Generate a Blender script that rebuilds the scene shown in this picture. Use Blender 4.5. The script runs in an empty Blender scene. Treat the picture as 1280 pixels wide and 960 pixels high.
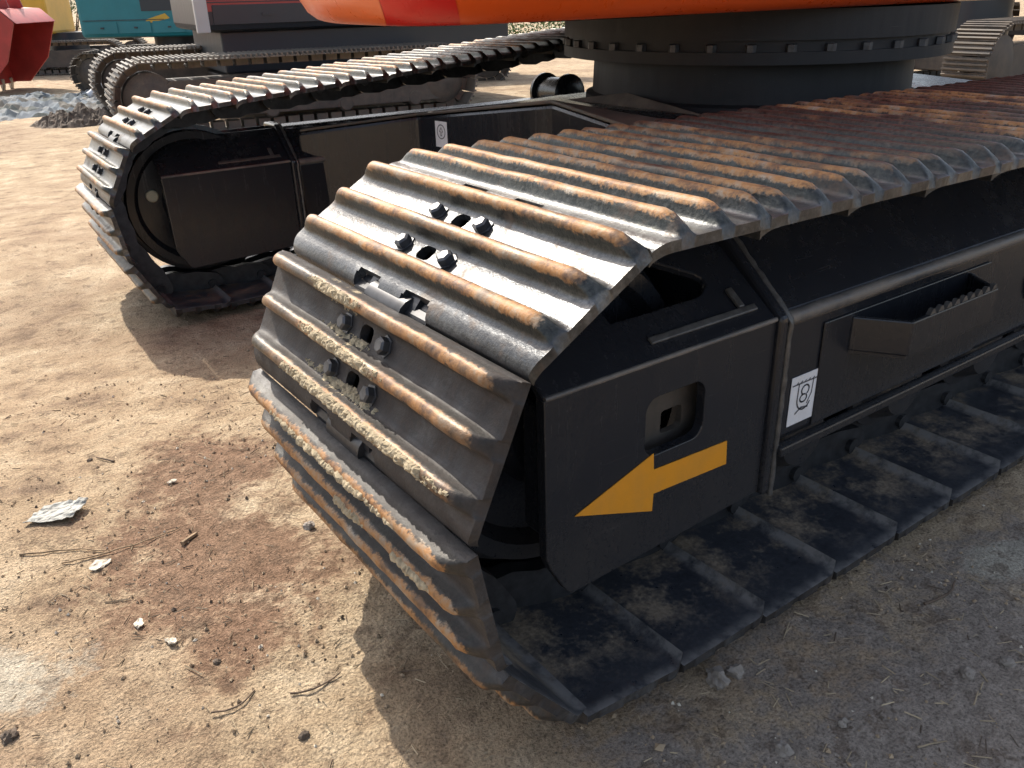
import bpy, bmesh, math, random
from mathutils import Vector, Matrix, noise
from mathutils.geometry import tessellate_polygon

sc = bpy.context.scene
col = sc.collection
R = math.radians
rnd = random.Random(7)

# ------------------------------------------------------------------ camera
cam_d = bpy.data.cameras.new('camera')
cam = bpy.data.objects.new('camera', cam_d)
col.objects.link(cam)
cam_right = Vector((0.80945404, -0.58673861, -0.02284635))
cam_up = Vector((0.26433724, 0.32938004, 0.90644063))
cam_fwd = Vector((0.52431858, 0.73976118, -0.42171486))
cm = Matrix((cam_right, cam_up, -cam_fwd)).transposed().to_4x4()
cm.translation = Vector((-0.73714, -0.97383, 0.96910))
cam.matrix_world = cm
cam_d.sensor_fit = 'HORIZONTAL'
cam_d.sensor_width = 36.0
cam_d.lens = 1054.24 / 1280 * 36.0
cam_d.clip_start = 0.02
cam_d.clip_end = 500.0
sc.camera = cam

# ------------------------------------------------------------------ light
SUN_TO = Vector((0.02, 1.05, 1.0)).normalized()
elev = math.asin(SUN_TO.z)
world = bpy.data.worlds.new('World')
sc.world = world
world.use_nodes = True
wn = world.node_tree
wn.nodes.clear()
sky = wn.nodes.new('ShaderNodeTexSky')
sky.sky_type = 'NISHITA'
sky.sun_disc = False
sky.sun_elevation = elev
sky.sun_rotation = math.atan2(SUN_TO.x, SUN_TO.y)
sky.air_density = 1.0
sky.dust_density = 3.0
sky.ozone_density = 0.6
bg = wn.nodes.new('ShaderNodeBackground')
bg.inputs['Strength'].default_value = 0.15
wo = wn.nodes.new('ShaderNodeOutputWorld')
haze_sat = wn.nodes.new('ShaderNodeHueSaturation')
haze_sat.inputs['Saturation'].default_value = 0.68
wn.links.new(sky.outputs[0], haze_sat.inputs['Color'])
wn.links.new(haze_sat.outputs[0], bg.inputs[0])
wn.links.new(bg.outputs[0], wo.inputs[0])
sun_d = bpy.data.lights.new('sun', 'SUN')
sun_d.energy = 3.7
sun_d.angle = R(0.55)
sun_d.color = (1.0, 0.93, 0.82)
sun = bpy.data.objects.new('sun', sun_d)
sun.rotation_euler = (-SUN_TO).to_track_quat('-Z', 'Y').to_euler()
sun.location = SUN_TO * 30
col.objects.link(sun)
sc.view_settings.view_transform = 'Standard'
sc.view_settings.look = 'None'
sc.view_settings.gamma = 1.0
sc.view_settings.exposure = 0.85
sc.cycles.use_denoising = True
sc.cycles.use_adaptive_sampling = True
sc.cycles.adaptive_threshold = 0.02
sc.cycles.max_bounces = 5
sc.cycles.diffuse_bounces = 3

# ------------------------------------------------------------------ materials
class NT:
    def __init__(s, name):
        s.m = bpy.data.materials.new(name)
        s.m.use_nodes = True
        s.t = s.m.node_tree
        s.t.nodes.clear()
        s.out = s.n('ShaderNodeOutputMaterial')
        s.b = s.n('ShaderNodeBsdfPrincipled')
        s.l(s.b.outputs[0], s.out.inputs['Surface'])
    def n(s, kind, **kw):
        nd = s.t.nodes.new(kind)
        for k, v in kw.items():
            setattr(nd, k, v)
        return nd
    def l(s, a, b):
        s.t.links.new(a, b)
    def coord(s, vary=False, which='Object'):
        tc = s.n('ShaderNodeTexCoord')
        o = tc.outputs[which]
        if vary:
            oi = s.n('ShaderNodeObjectInfo')
            ml = s.n('ShaderNodeMath', operation='MULTIPLY')
            ml.inputs[1].default_value = 37.0
            s.l(oi.outputs['Random'], ml.inputs[0])
            va = s.n('ShaderNodeVectorMath', operation='ADD')
            s.l(o, va.inputs[0])
            s.l(ml.outputs[0], va.inputs[1])
            o = va.outputs[0]
        return o
    def noise(s, vec, scale, detail=4.0, rough=0.55, dist=0.0):
        n = s.n('ShaderNodeTexNoise')
        n.inputs['Scale'].default_value = scale
        n.inputs['Detail'].default_value = min(detail, 4.0)
        n.inputs['Roughness'].default_value = rough
        n.inputs['Distortion'].default_value = dist
        s.l(vec, n.inputs['Vector'])
        return n.outputs['Fac']
    def ramp(s, fac, stops):
        r = s.n('ShaderNodeValToRGB')
        el = r.color_ramp.elements
        while len(el) < len(stops):
            el.new(0.5)
        for e, (p, c) in zip(el, stops):
            e.position = p
            e.color = (c, c, c, 1) if not isinstance(c, (tuple, list)) else (*c, 1)
        s.l(fac, r.inputs[0])
        return r.outputs[0]
    def mix(s, fac, a, b):
        m = s.n('ShaderNodeMix', data_type='RGBA')
        if isinstance(fac, float):
            m.inputs[0].default_value = fac
        else:
            s.l(fac, m.inputs[0])
        for v, i in ((a, 6), (b, 7)):
            if isinstance(v, (tuple, list)):
                m.inputs[i].default_value = (*v, 1)
            else:
                s.l(v, m.inputs[i])
        return m.outputs[2]
    def math(s, op, a, b=None):
        m = s.n('ShaderNodeMath', operation=op)
        for v, i in ((a, 0), (b, 1)):
            if v is None:
                continue
            if isinstance(v, (int, float)):
                m.inputs[i].default_value = v
            else:
                s.l(v, m.inputs[i])
        return m.outputs[0]
    def set(s, name, v):
        i = s.b.inputs[name]
        if isinstance(v, (int, float)):
            i.default_value = v
        elif isinstance(v, (tuple, list)):
            i.default_value = (*v, 1)
        else:
            s.l(v, i)
    def bump(s, h, strength, dist):
        b = s.n('ShaderNodeBump')
        b.inputs['Strength'].default_value = strength
        b.inputs['Distance'].default_value = dist
        s.l(h, b.inputs['Height'])
        s.l(b.outputs[0], s.b.inputs['Normal'])

def mat_shoe():
    t = NT('worn_track_steel')
    v = t.coord(True)
    raw = t.coord(False)
    sep = t.n('ShaderNodeSeparateXYZ'); t.l(raw, sep.inputs[0])
    oi = t.n('ShaderNodeObjectInfo')
    oc = t.n('ShaderNodeSeparateColor'); t.l(oi.outputs['Color'], oc.inputs[0])
    bonus = t.math('SUBTRACT', 1.0, oc.outputs[1])      # object colour green: 1 = little rust, 0 = heavy rust
    dirt = t.math('SUBTRACT', 1.0, oc.outputs[0])      # object colour 1 = clean shoe, 0 = caked shoe
    big = t.noise(v, 9, 5, 0.6)
    fine = t.noise(v, 150, 5, 0.7)
    mid = t.noise(v, 38, 6, 0.68)
    grey = t.ramp(t.math('ADD', t.math('MULTIPLY', big, 0.55), t.math('MULTIPLY', fine, 0.45)),
                  [(0.30, (0.035, 0.035, 0.036)), (0.5, (0.085, 0.088, 0.092)), (0.68, (0.19, 0.19, 0.188))])
    mp = t.n('ShaderNodeMapping'); mp.inputs['Scale'].default_value = (60, 4, 30); t.l(v, mp.inputs[0])
    st = t.noise(mp.outputs[0], 1.0, 5, 0.65)
    grey = t.mix(t.math('MULTIPLY', t.ramp(st, [(0.45, 0.0), (0.66, 1.0)]), 0.5), grey, (0.055, 0.047, 0.04))
    # remains of dark paint on the flanks of the grousers
    flank = t.ramp(t.math('MULTIPLY', t.math('ADD', sep.outputs[2], t.math('MULTIPLY', t.math('SUBTRACT', mid, 0.5), 0.012)), 30.0), [(0.06, 0.0), (0.17, 1.0)])
    grey = t.mix(t.math('MULTIPLY', flank, 0.72), grey, t.ramp(fine, [(0.3, (0.018, 0.02, 0.018)), (0.7, (0.07, 0.072, 0.06))]))
    # rusted and polished crests
    h = t.math('ADD', sep.outputs[2], t.math('MULTIPLY', t.math('SUBTRACT', t.math('ADD', t.math('MULTIPLY', mid, 0.6), t.math('MULTIPLY', fine, 0.4)), 0.5), 0.034))
    crest = t.ramp(t.math('MULTIPLY', h, 30.0), [(0.52, 0.0), (0.64, 1.0)])
    rustc = t.ramp(t.math('ADD', t.math('MULTIPLY', t.noise(v, 22, 6, 0.7), 0.75), t.math('MULTIPLY', fine, 0.25)),
                   [(0.30, (0.05, 0.036, 0.028)), (0.40, (0.18, 0.085, 0.037)), (0.50, (0.42, 0.20, 0.062)), (0.60, (0.37, 0.26, 0.165)), (0.72, (0.42, 0.38, 0.32))])
    amount = t.ramp(t.math('ADD', t.noise(v, 7, 5, 0.6), t.math('ADD', t.math('MULTIPLY', t.math('SUBTRACT', oi.outputs['Random'], 0.5), 0.3), t.math('MULTIPLY', bonus, 0.26))), [(0.50, 0.05), (0.72, 0.9)])
    rf = t.math('MULTIPLY', crest, amount)
    c = t.mix(rf, grey, rustc)
    blotch = t.ramp(t.noise(v, 15, 6, 0.72), [(0.56, 0.0), (0.70, 0.8)])
    c = t.mix(blotch, c, (0.10, 0.066, 0.044))
    # dirt film on caked shoes, everywhere but the crests
    df = t.math('MULTIPLY', dirt, t.math('SUBTRACT', 1.0, t.math('MULTIPLY', crest, 0.8)))
    df = t.math('MULTIPLY', df, t.ramp(t.noise(v, 30, 5, 0.65), [(0.25, 0.55), (0.6, 1.0)]))
    c = t.mix(df, c, t.ramp(t.noise(v, 60, 5, 0.7), [(0.3, (0.022, 0.018, 0.017)), (0.7, (0.065, 0.053, 0.047))]))
    t.set('Base Color', c)
    dull = t.math('MAXIMUM', t.math('MAXIMUM', rf, df), blotch)
    t.set('Specular IOR Level', t.mix(df, (0.5,) * 3, (0.12,) * 3))
    t.set('Metallic', t.mix(dull, (0.7,) * 3, (0.0,) * 3))
    t.set('Roughness', t.mix(dull, t.ramp(fine, [(0.3, 0.28), (0.7, 0.47)]), (0.66,) * 3))
    t.bump(t.math('ADD', fine, t.math('MULTIPLY', mid, 1.2)), 0.4, 0.002)
    return t.m

def mat_dusty_paint(name, base, dust, amt=0.5, rough=0.38, scale=6.0, vary=False, up=True, splash=0.0):
    t = NT(name)
    v = t.coord(vary)
    n1 = t.noise(v, scale, 6, 0.66)
    n2 = t.noise(v, scale * 18, 4, 0.65)
    # runs and rubbed streaks down the sides
    mp = t.n('ShaderNodeMapping'); mp.inputs['Scale'].default_value = (38, 38, 2.2); t.l(v, mp.inputs[0])
    streak = t.noise(mp.outputs[0], 1.0, 5, 0.7)
    mp2 = t.n('ShaderNodeMapping'); mp2.inputs['Scale'].default_value = (3, 30, 160); mp2.inputs['Rotation'].default_value = (0.1, 0.25, 0.4); t.l(v, mp2.inputs[0])
    scr = t.ramp(t.noise(mp2.outputs[0], 1.0, 3, 0.8), [(0.66, 0.0), (0.72, 1.0)])
    lo = 0.66 - amt * 0.3
    f = t.ramp(t.math('ADD', t.math('MULTIPLY', n1, 0.65), t.math('ADD', t.math('MULTIPLY', n2, 0.17), t.math('MULTIPLY', streak, 0.18))), [(lo - 0.12, 0.0), (lo + 0.16, 1.0)])
    f = t.math('MULTIPLY', f, amt)
    if up:
        g = t.n('ShaderNodeNewGeometry'); s2 = t.n('ShaderNodeSeparateXYZ'); t.l(g.outputs['True Normal'], s2.inputs[0])
        w = t.ramp(s2.outputs[2], [(0.1, 0.55), (0.8, 1.0)])
        f = t.math('MULTIPLY', f, w)
    if splash:
        sz = t.n('ShaderNodeSeparateXYZ'); t.l(v, sz.inputs[0])
        low = t.ramp(t.math('ADD', sz.outputs[2], t.math('MULTIPLY', t.math('SUBTRACT', n1, 0.5), 0.30)), [(0.12, 1.0), (0.34, 0.0)])
        spk = t.ramp(t.noise(v, 150, 4, 0.8), [(0.36, 0.15), (0.66, 1.0)])
        f = t.math('MAXIMUM', f, t.math('MULTIPLY', t.math('MULTIPLY', low, spk), splash))
    c = t.mix(f, base, dust)
    c = t.mix(t.math('MULTIPLY', scr, 0.14), c, (0.16, 0.15, 0.14))
    chips = t.ramp(t.noise(v, scale * 7, 5, 0.8), [(0.70, 0.0), (0.74, 0.6)])
    c = t.mix(chips, c, (0.085, 0.05, 0.035))
    t.set('Base Color', c)
    rr0 = t.math('ADD', rough - 0.12, t.math('MULTIPLY', streak, 0.24))
    t.set('Roughness', t.mix(f, rr0, (0.85,) * 3))
    t.bump(t.math('ADD', t.math('MULTIPLY', n1, 0.6), n2), 0.18, 0.002)
    return t.m

def mat_plain(name, c, rough=0.5, metal=0.0, var=0.25, scale=25.0, bump=0.1, vary=True):
    t = NT(name)
    v = t.coord(vary)
    n = t.noise(v, scale, 5, 0.6)
    a = tuple(x * (1 - var) for x in c); b = tuple(min(1, x * (1 + var)) for x in c)
    t.set('Base Color', t.ramp(n, [(0.3, a), (0.7, b)]))
    t.set('Roughness', rough); t.set('Metallic', metal)
    t.bump(n, bump, 0.002)
    return t.m

def mat_ground():
    t = NT('dry_packed_earth')
    v = t.coord(False)
    n_big = t.noise(v, 0.8, 5, 0.55, 0.6)
    n_mid = t.noise(v, 5.5, 6, 0.62, 0.4)
    n_f = t.noise(v, 46, 6, 0.68)
    n_g = t.noise(v, 210, 6, 0.75)
    tan = t.ramp(n_mid, [(0.28, (0.225, 0.158, 0.105)), (0.45, (0.375, 0.275, 0.175)), (0.56, (0.44, 0.335, 0.22)), (0.72, (0.55, 0.44, 0.305))])
    red = t.ramp(n_f, [(0.25, (0.095, 0.055, 0.035)), (0.5, (0.20, 0.118, 0.075)), (0.75, (0.33, 0.21, 0.14))])
    # the patch of redder, damper soil in front of the track
    def blob(cx, cy, rx, ry):
        mp = t.n('ShaderNodeMapping'); mp.inputs['Location'].default_value = (-cx / rx, -cy / ry, 0)
        mp.inputs['Scale'].default_value = (1 / rx, 1 / ry, 0); t.l(v, mp.inputs[0])
        ln = t.n('ShaderNodeVectorMath', operation='LENGTH'); t.l(mp.outputs[0], ln.inputs[0])
        d = t.math('ADD', ln.outputs['Value'], t.math('ADD', t.math('MULTIPLY', t.math('SUBTRACT', n_mid, 0.5), 2.2), t.math('MULTIPLY', t.math('SUBTRACT', n_f, 0.5), 1.3)))
        return t.ramp(d, [(0.5, 1.0), (0.9, 0.0)])
    m1 = t.math('MAXIMUM', blob(-0.44, 0.42, 0.26, 0.42), blob(-0.34, 0.78, 0.2, 0.3))
    c = t.mix(t.math('MULTIPLY', m1, 0.85), tan, red)
    m2 = t.math('MULTIPLY', t.ramp(n_big, [(0.5, 0.0), (0.68, 1.0)]), 0.5)
    c = t.mix(m2, c, red)
    grey = t.ramp(n_f, [(0.3, (0.22, 0.185, 0.155)), (0.7, (0.42, 0.36, 0.305))])
    c = t.mix(t.math('MULTIPLY', blob(0.45, -0.75, 0.95, 0.6), 0.85), c, grey)
    pale = t.ramp(n_f, [(0.3, (0.37, 0.33, 0.26)), (0.7, (0.55, 0.5, 0.4))])
    c = t.mix(t.math('MULTIPLY', t.math('MAXIMUM', blob(0.72, -0.46, 0.1, 0.06), blob(-0.82, 0.34, 0.14, 0.12)), 0.8), c, pale)
    rid = t.n('ShaderNodeTexNoise'); rid.noise_type = 'RIDGED_MULTIFRACTAL'; rid.inputs['Scale'].default_value = 7.0; rid.inputs['Detail'].default_value = 6.0; t.l(v, rid.inputs['Vector'])
    c = t.mix(t.ramp(rid.outputs['Fac'], [(0.5, 0.0), (1.0, 0.45)]), c, (0.50, 0.40, 0.285))
    stain = t.ramp(t.noise(v, 16, 6, 0.75), [(0.56, 0.0), (0.62, 0.5)])
    c = t.mix(stain, c, (0.145, 0.098, 0.066))
    grit = t.ramp(n_g, [(0.33, 0.45), (0.5, 1.0), (0.68, 1.35)])
    mm = t.n('ShaderNodeMix', data_type='RGBA', blend_type='MULTIPLY'); mm.inputs[0].default_value = 1.0
    t.l(c, mm.inputs[6]); t.l(grit, mm.inputs[7])
    t.set('Base Color', mm.outputs[2])
    t.set('Roughness', 0.93)
    t.set('Specular IOR Level', 0.2)
    vo = t.n('ShaderNodeTexVoronoi'); vo.inputs['Scale'].default_value = 130; vo.inputs['Randomness'].default_value = 1.0
    t.l(v, vo.inputs['Vector'])
    crumb = t.math('MULTIPLY', t.math('SUBTRACT', 0.5, vo.outputs['Distance']), t.ramp(n_mid, [(0.4, 0.1), (0.62, 1.0)]))
    t.bump(t.math('ADD', t.math('ADD', n_f, t.math('MULTIPLY', n_g, 0.6)), t.math('MULTIPLY', crumb, 0.3)), 0.95, 0.011)
    return t.m

M = {}
M['shoe'] = mat_shoe()
def mat_shoe_inside():
    t = NT('black_painted_shoe_inside')
    v = t.coord(True); raw = t.coord(False)
    sep = t.n('ShaderNodeSeparateXYZ'); t.l(raw, sep.inputs[0])
    n1 = t.noise(v, 11, 4, 0.66); n2 = t.noise(v, 120, 4, 0.7); n3 = t.noise(v, 32, 4, 0.65)
    c = t.ramp(t.math('ADD', t.math('MULTIPLY', n1, 0.6), t.math('MULTIPLY', n2, 0.4)), [(0.3, (0.016, 0.018, 0.023)), (0.5, (0.036, 0.039, 0.046)), (0.7, (0.075, 0.075, 0.078))])
    # dust lies thickest on the part of the shoe next to the frame
    ay = t.math('ABSOLUTE', sep.outputs[1])
    zone = t.ramp(ay, [(0.10, 1.0), (0.215, 0.9), (0.30, 0.0)])
    d = t.math('MULTIPLY', zone, t.ramp(t.math('ADD', t.math('MULTIPLY', n1, 0.8), t.math('MULTIPLY', n2, 0.2)), [(0.47, 0.0), (0.62, 0.85)]))
    c = t.mix(d, c, t.ramp(n2, [(0.3, (0.16, 0.115, 0.07)), (0.7, (0.30, 0.235, 0.16))]))
    # bare worn metal at the two lips and the outer end
    lip = t.math('MAXIMUM', t.ramp(t.math('ABSOLUTE', t.math('ADD', sep.outputs[0], 0.0)), [(0.080, 0.0), (0.094, 1.0)]), t.ramp(ay, [(W - 0.02, 0.0), (W - 0.002, 1.0)]))
    lip = t.math('MULTIPLY', lip, t.ramp(n3, [(0.34, 0.0), (0.58, 0.9)]))
    c = t.mix(lip, c, (0.19, 0.18, 0.17))
    t.set('Base Color', c)
    t.set('Roughness', t.mix(d, t.ramp(n3, [(0.3, 0.26), (0.7, 0.46)]), (0.9,) * 3))
    t.bump(t.math('ADD', n1, t.math('MULTIPLY', n2, 0.5)), 0.25, 0.003)
    return t.m
W = 0.3259
M['shoe_in'] = mat_shoe_inside()
M['black'] = mat_dusty_paint('black_frame_paint', (0.0155, 0.0170, 0.0215), (0.085, 0.074, 0.062), 0.22, 0.24, 5.0, splash=0.4)
M['dusty'] = mat_dusty_paint('dusty_black_paint', (0.02, 0.02, 0.022), (0.20, 0.16, 0.12), 0.8, 0.5, 5.0)
M['link'] = mat_plain('oily_link_steel', (0.045, 0.045, 0.048), 0.4, 0.5, 0.35, 40)
M['bolt'] = mat_plain('dark_bolt_steel', (0.075, 0.075, 0.08), 0.42, 0.4, 0.35, 60)
M['edge'] = mat_plain('bare_weld_metal', (0.10, 0.095, 0.09), 0.38, 0.3, 0.4, 70)
M['edgesheen'] = mat_dusty_paint('edge_sheen_paint', (0.05, 0.052, 0.058), (0.26, 0.22, 0.18), 0.7, 0.3, 6.0, False, False)  # paler than the frame to put the sky's sheen into the colour, plus dust
M['mud'] = mat_plain('dried_mud', (0.37, 0.30, 0.195), 0.95, 0, 0.35, 90, 0.6)
M['orange'] = mat_dusty_paint('orange_body_paint', (0.76, 0.095, 0.012), (0.50, 0.20, 0.09), 0.22, 0.3, 3.0, False, False)
M['red'] = mat_dusty_paint('red_stripe_paint', (0.62, 0.018, 0.012), (0.45, 0.12, 0.08), 0.2, 0.3, 3.0, False, False)
M['salmon'] = mat_dusty_paint('orange_reflection_paint', (0.80, 0.17, 0.05), (0.55, 0.28, 0.16), 0.25, 0.3, 3.0, False, False)  # body orange made paler, reflected light put into the colour
M['yellow'] = mat_dusty_paint('yellow_decal', (0.70, 0.285, 0.014), (0.33, 0.19, 0.05), 0.34, 0.5, 14.0, False, False)
M['white'] = mat_dusty_paint('white_sticker', (0.72, 0.72, 0.74), (0.42, 0.39, 0.35), 0.4, 0.5, 18.0, False, False)
M['ink'] = mat_plain('grey_ink', (0.10, 0.10, 0.11), 0.6, 0, 0.05, 30, 0.0)
M['greyring'] = mat_dusty_paint('grey_turntable_steel', (0.011, 0.0105, 0.0125), (0.06, 0.048, 0.044), 0.25, 0.62, 7.0, False, False)
M['plug'] = mat_plain('pale_plug', (0.55, 0.50, 0.36), 0.5, 0, 0.1, 30, 0.05)
M['stone'] = mat_plain('pale_stone', (0.25, 0.215, 0.18), 0.9, 0, 0.3, 45, 0.4)
M['darkclod'] = mat_plain('dark_clod', (0.10, 0.075, 0.055), 0.95, 0, 0.4, 60, 0.5)
M['wood'] = mat_plain('dry_twig', (0.27, 0.19, 0.115), 0.9, 0, 0.4, 50, 0.3)
M['darktwig'] = mat_plain('dark_twig', (0.115, 0.08, 0.055), 0.9, 0, 0.4, 50, 0.3)
M['straw'] = mat_plain('straw', (0.40, 0.31, 0.20), 0.9, 0, 0.4, 12, 0.2, False)
M['paper'] = mat_plain('crumpled_silver_film', (0.27, 0.27, 0.24), 0.6, 0.0, 0.45, 18, 0.1)
M['chip'] = mat_plain('pale_chip', (0.62, 0.55, 0.44), 0.85, 0, 0.15, 40, 0.2)
M['gravel'] = mat_plain('grit', (0.36, 0.265, 0.17), 0.95, 0, 0.5, 9, 0.2, False)
M['ground'] = mat_ground()

# ------------------------------------------------------------------ mesh helpers
class MB:
    def __init__(s):
        s.v = []; s.f = []; s.mi = []
    def face(s, idx, mi=0):
        s.f.append(tuple(idx)); s.mi.append(mi)
    def box(s, lo, hi, mi=0, mat=None):
        b = len(s.v)
        for x in (lo[0], hi[0]):
            for y in (lo[1], hi[1]):
                for z in (lo[2], hi[2]):
                    p = Vector((x, y, z))
                    s.v.append(mat @ p if mat else p)
        for q in ((0, 1, 3, 2), (4, 6, 7, 5), (0, 4, 5, 1), (2, 3, 7, 6), (0, 2, 6, 4), (1, 5, 7, 3)):
            s.face([b + i for i in q], mi)
        return s
    def prism(s, poly, axis, a0, a1, mi=0):
        """poly: 2D points; axis the extrusion axis (0,1,2)"""
        n = len(poly); b = len(s.v)
        for a in (a0, a1):
            for p in poly:
                q = [p[0], p[1]]; q.insert(axis, a)
                s.v.append(Vector(q))
        s.face([b + i for i in range(n)], mi)
        s.face([b + n + i for i in reversed(range(n))], mi)
        for i in range(n):
            j = (i + 1) % n
            s.face([b + i, b + n + i, b + n + j, b + j], mi)
        return s
    def lathe(s, prof, axis='Y', c=(0, 0, 0), seg=32, mi=0, caps=True):
        """prof: (along, radius)"""
        b = len(s.v); n = len(prof); c = Vector(c)
        for k in range(seg):
            a = 2 * math.pi * k / seg
            ca, sa = math.cos(a), math.sin(a)
            for al, r in prof:
                if axis == 'Y': p = Vector((r * ca, al, r * sa))
                elif axis == 'Z': p = Vector((r * ca, r * sa, al))
                else: p = Vector((al, r * ca, r * sa))
                s.v.append(c + p)
        for k in range(seg):
            k2 = (k + 1) % seg
            for i in range(n - 1):
                s.face([b + k * n + i, b + k * n + i + 1, b + k2 * n + i + 1, b + k2 * n + i], mi)
        if caps:
            s.face([b + k * n for k in range(seg)], mi)
            s.face([b + k * n + n - 1 for k in reversed(range(seg))], mi)
        return s
    def tube(s, pts, rad, seg=6, mi=0):
        b = len(s.v); n = len(pts)
        pts = [Vector(p) for p in pts]
        for i, p in enumerate(pts):
            d = (pts[min(i + 1, n - 1)] - pts[max(i - 1, 0)]).normalized()
            up = Vector((0, 0, 1)) if abs(d.z) < 0.9 else Vector((1, 0, 0))
            x = d.cross(up).normalized(); y = d.cross(x)
            r = rad[i] if isinstance(rad, (list, tuple)) else rad
            for k in range(seg):
                a = 2 * math.pi * k / seg
                s.v.append(p + x * r * math.cos(a) + y * r * math.sin(a))
        for i in range(n - 1):
            for k in range(seg):
                k2 = (k + 1) % seg
                s.face([b + i * seg + k, b + i * seg + k2, b + (i + 1) * seg + k2, b + (i + 1) * seg + k], mi)
        s.face([b + k for k in range(seg)], mi)
        s.face([b + (n - 1) * seg + k for k in reversed(range(seg))], mi)
        return s
    def plate(s, outer, holes, to3d, thick, mi=0):
        """flat plate with holes; to3d(p, d) maps 2D point and depth to 3D"""
        loops = [outer] + holes
        flat = [p for l in loops for p in l]
        tris = tessellate_polygon([[Vector((p[0], p[1], 0)) for p in l] for l in loops])
        b = len(s.v); n = len(flat)
        for d in (0.0, thick):
            for p in flat:
                s.v.append(Vector(to3d(p, d)))
        for t in tris:
            s.face([b + t[0], b + t[1], b + t[2]], mi)
            s.face([b + n + t[2], b + n + t[1], b + n + t[0]], mi)
        o = 0
        for l in loops:
            m = len(l)
            for i in range(m):
                j = (i + 1) % m
                s.face([b + o + i, b + o + j, b + n + o + j, b + n + o + i], mi)
            o += m
        return s
    def mesh(s, name, mats, smooth=None):
        me = bpy.data.meshes.new(name)
        me.from_pydata([tuple(v) for v in s.v], [], s.f)
        for m in (mats if isinstance(mats, (list, tuple)) else [mats]):
            me.materials.append(m)
        me.polygons.foreach_set('material_index', s.mi)
        bm = bmesh.new(); bm.from_mesh(me)
        bmesh.ops.recalc_face_normals(bm, faces=bm.faces)
        bm.to_mesh(me); bm.free()
        if smooth is not None:
            me.shade_smooth()
            me.set_sharp_from_angle(angle=R(smooth))
        me.update()
        return me
    def build(s, name, mats, parent=None, smooth=None, bevel=None, mw=None):
        return link(name, s.mesh(name, mats, smooth), parent, bevel, mw)

def link(name, me, parent=None, bevel=None, mw=None):
    o = bpy.data.objects.new(name, me)
    col.objects.link(o)
    if parent: o.parent = parent
    if mw is not None: o.matrix_local = mw
    if bevel:
        m = o.modifiers.new('bevel', 'BEVEL'); m.width = bevel; m.segments = 2; m.limit_method = 'ANGLE'; m.angle_limit = R(35)
        m.harden_normals = False
    return o

def tag(o, label=None, cat=None, group=None, kind=None):
    if label: o['label'] = label
    if cat: o['category'] = cat
    if group: o['group'] = group
    if kind: o['kind'] = kind
    return o

def empty(name, loc=(0, 0, 0), rz=0.0):
    o = bpy.data.objects.new(name, None)
    o.empty_display_size = 0.2
    col.objects.link(o); o.location = loc; o.rotation_euler = (0, 0, rz)
    return o

def rrect(x0, x1, z0, z1, r, n=5):
    pts = []
    for cx, cz, a0 in ((x1 - r, z1 - r, 0), (x0 + r, z1 - r, 90), (x0 + r, z0 + r, 180), (x1 - r, z0 + r, 270)):
        for k in range(n + 1):
            a = R(a0 + 90 * k / n)
            pts.append((cx + r * math.cos(a), cz + r * math.sin(a)))
    return pts

def ss(a, b, x):
    t = max(0.0, min(1.0, (x - a) / (b - a)))
    return t * t * (3 - 2 * t)

def gz0(x, y):
    """large shape of the yard"""
    return -0.085 * ss(0.6, 2.0, y) - 0.18 * ss(3.0, 8.5, y) - 0.26 * ss(8.5, 17.0, y) - 0.2 * ss(4.5, 10, x) * ss(9, 3, y)

# ------------------------------------------------------------------ ground
def axis(lo, hi, step, far):
    a = [lo + i * step for i in range(int(round((hi - lo) / step)) + 1)]
    d = step; p = a[-1]
    while p < far:
        d *= 1.22; p += d; a.append(p)
    d = step; p = a[0]; pre = []
    while p > -far:
        d *= 1.22; p -= d; pre.append(p)
    return list(reversed(pre)) + a

def build_ground():
    xs = axis(-1.15, 1.5, 0.0125, 140); ys = axis(-1.05, 2.6, 0.0125, 140)
    nx, ny = len(xs), len(ys)
    V = []
    for y in ys:
        for x in xs:
            z = gz0(x, y)
            far = max(abs(x - 0.2), abs(y - 0.6))
            p = Vector((x, y, 0.0))
            if far < 14:
                z += 0.012 * noise.noise(p * 2.2) + 0.02 * noise.noise(p * 0.7) * min(1, far / 3)
                if far < 3.2:
                    b = noise.noise(p * 11.0)
                    z += 0.0055 * b + 0.0035 * noise.noise(p * 29.0)
                    c = noise.noise(p * 63.0 + Vector((3, 8, 1)))
                    z += 0.0028 * max(0.0, c) * (1.2 + noise.noise(p * 4.0))
            # keep the soil under the tracks just below the shoes
            V.append((x, y, z - 0.006))
    F = []
    for j in range(ny - 1):
        for i in range(nx - 1):
            a = j * nx + i
            F.append((a, a + 1, a + nx + 1, a + nx))
    me = bpy.data.meshes.new('ground')
    me.from_pydata(V, [], F)
    me.materials.append(M['ground']); me.shade_smooth(); me.update()
    o = link('ground', me); tag(o, kind='structure')
    return o
ground = build_ground()

# ------------------------------------------------------------------ the excavator
EX = empty('excavator', (1.85, 1.16, 0.0))
tag(EX, 'big orange crawler excavator with black undercarriage, rusty grouser tracks and yellow arrow on its frame', 'excavator')
EXI = Matrix.Translation(-Vector(EX.location))

PITCH = 0.19; W = 0.3259; RP = 0.3161; HP = 0.032; GR = 0.0249; SP = 0.0674; UC = -0.0157
ZC = RP + HP + GR
STEP = 2 * math.asin(PITCH / 2 / RP)

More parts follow.
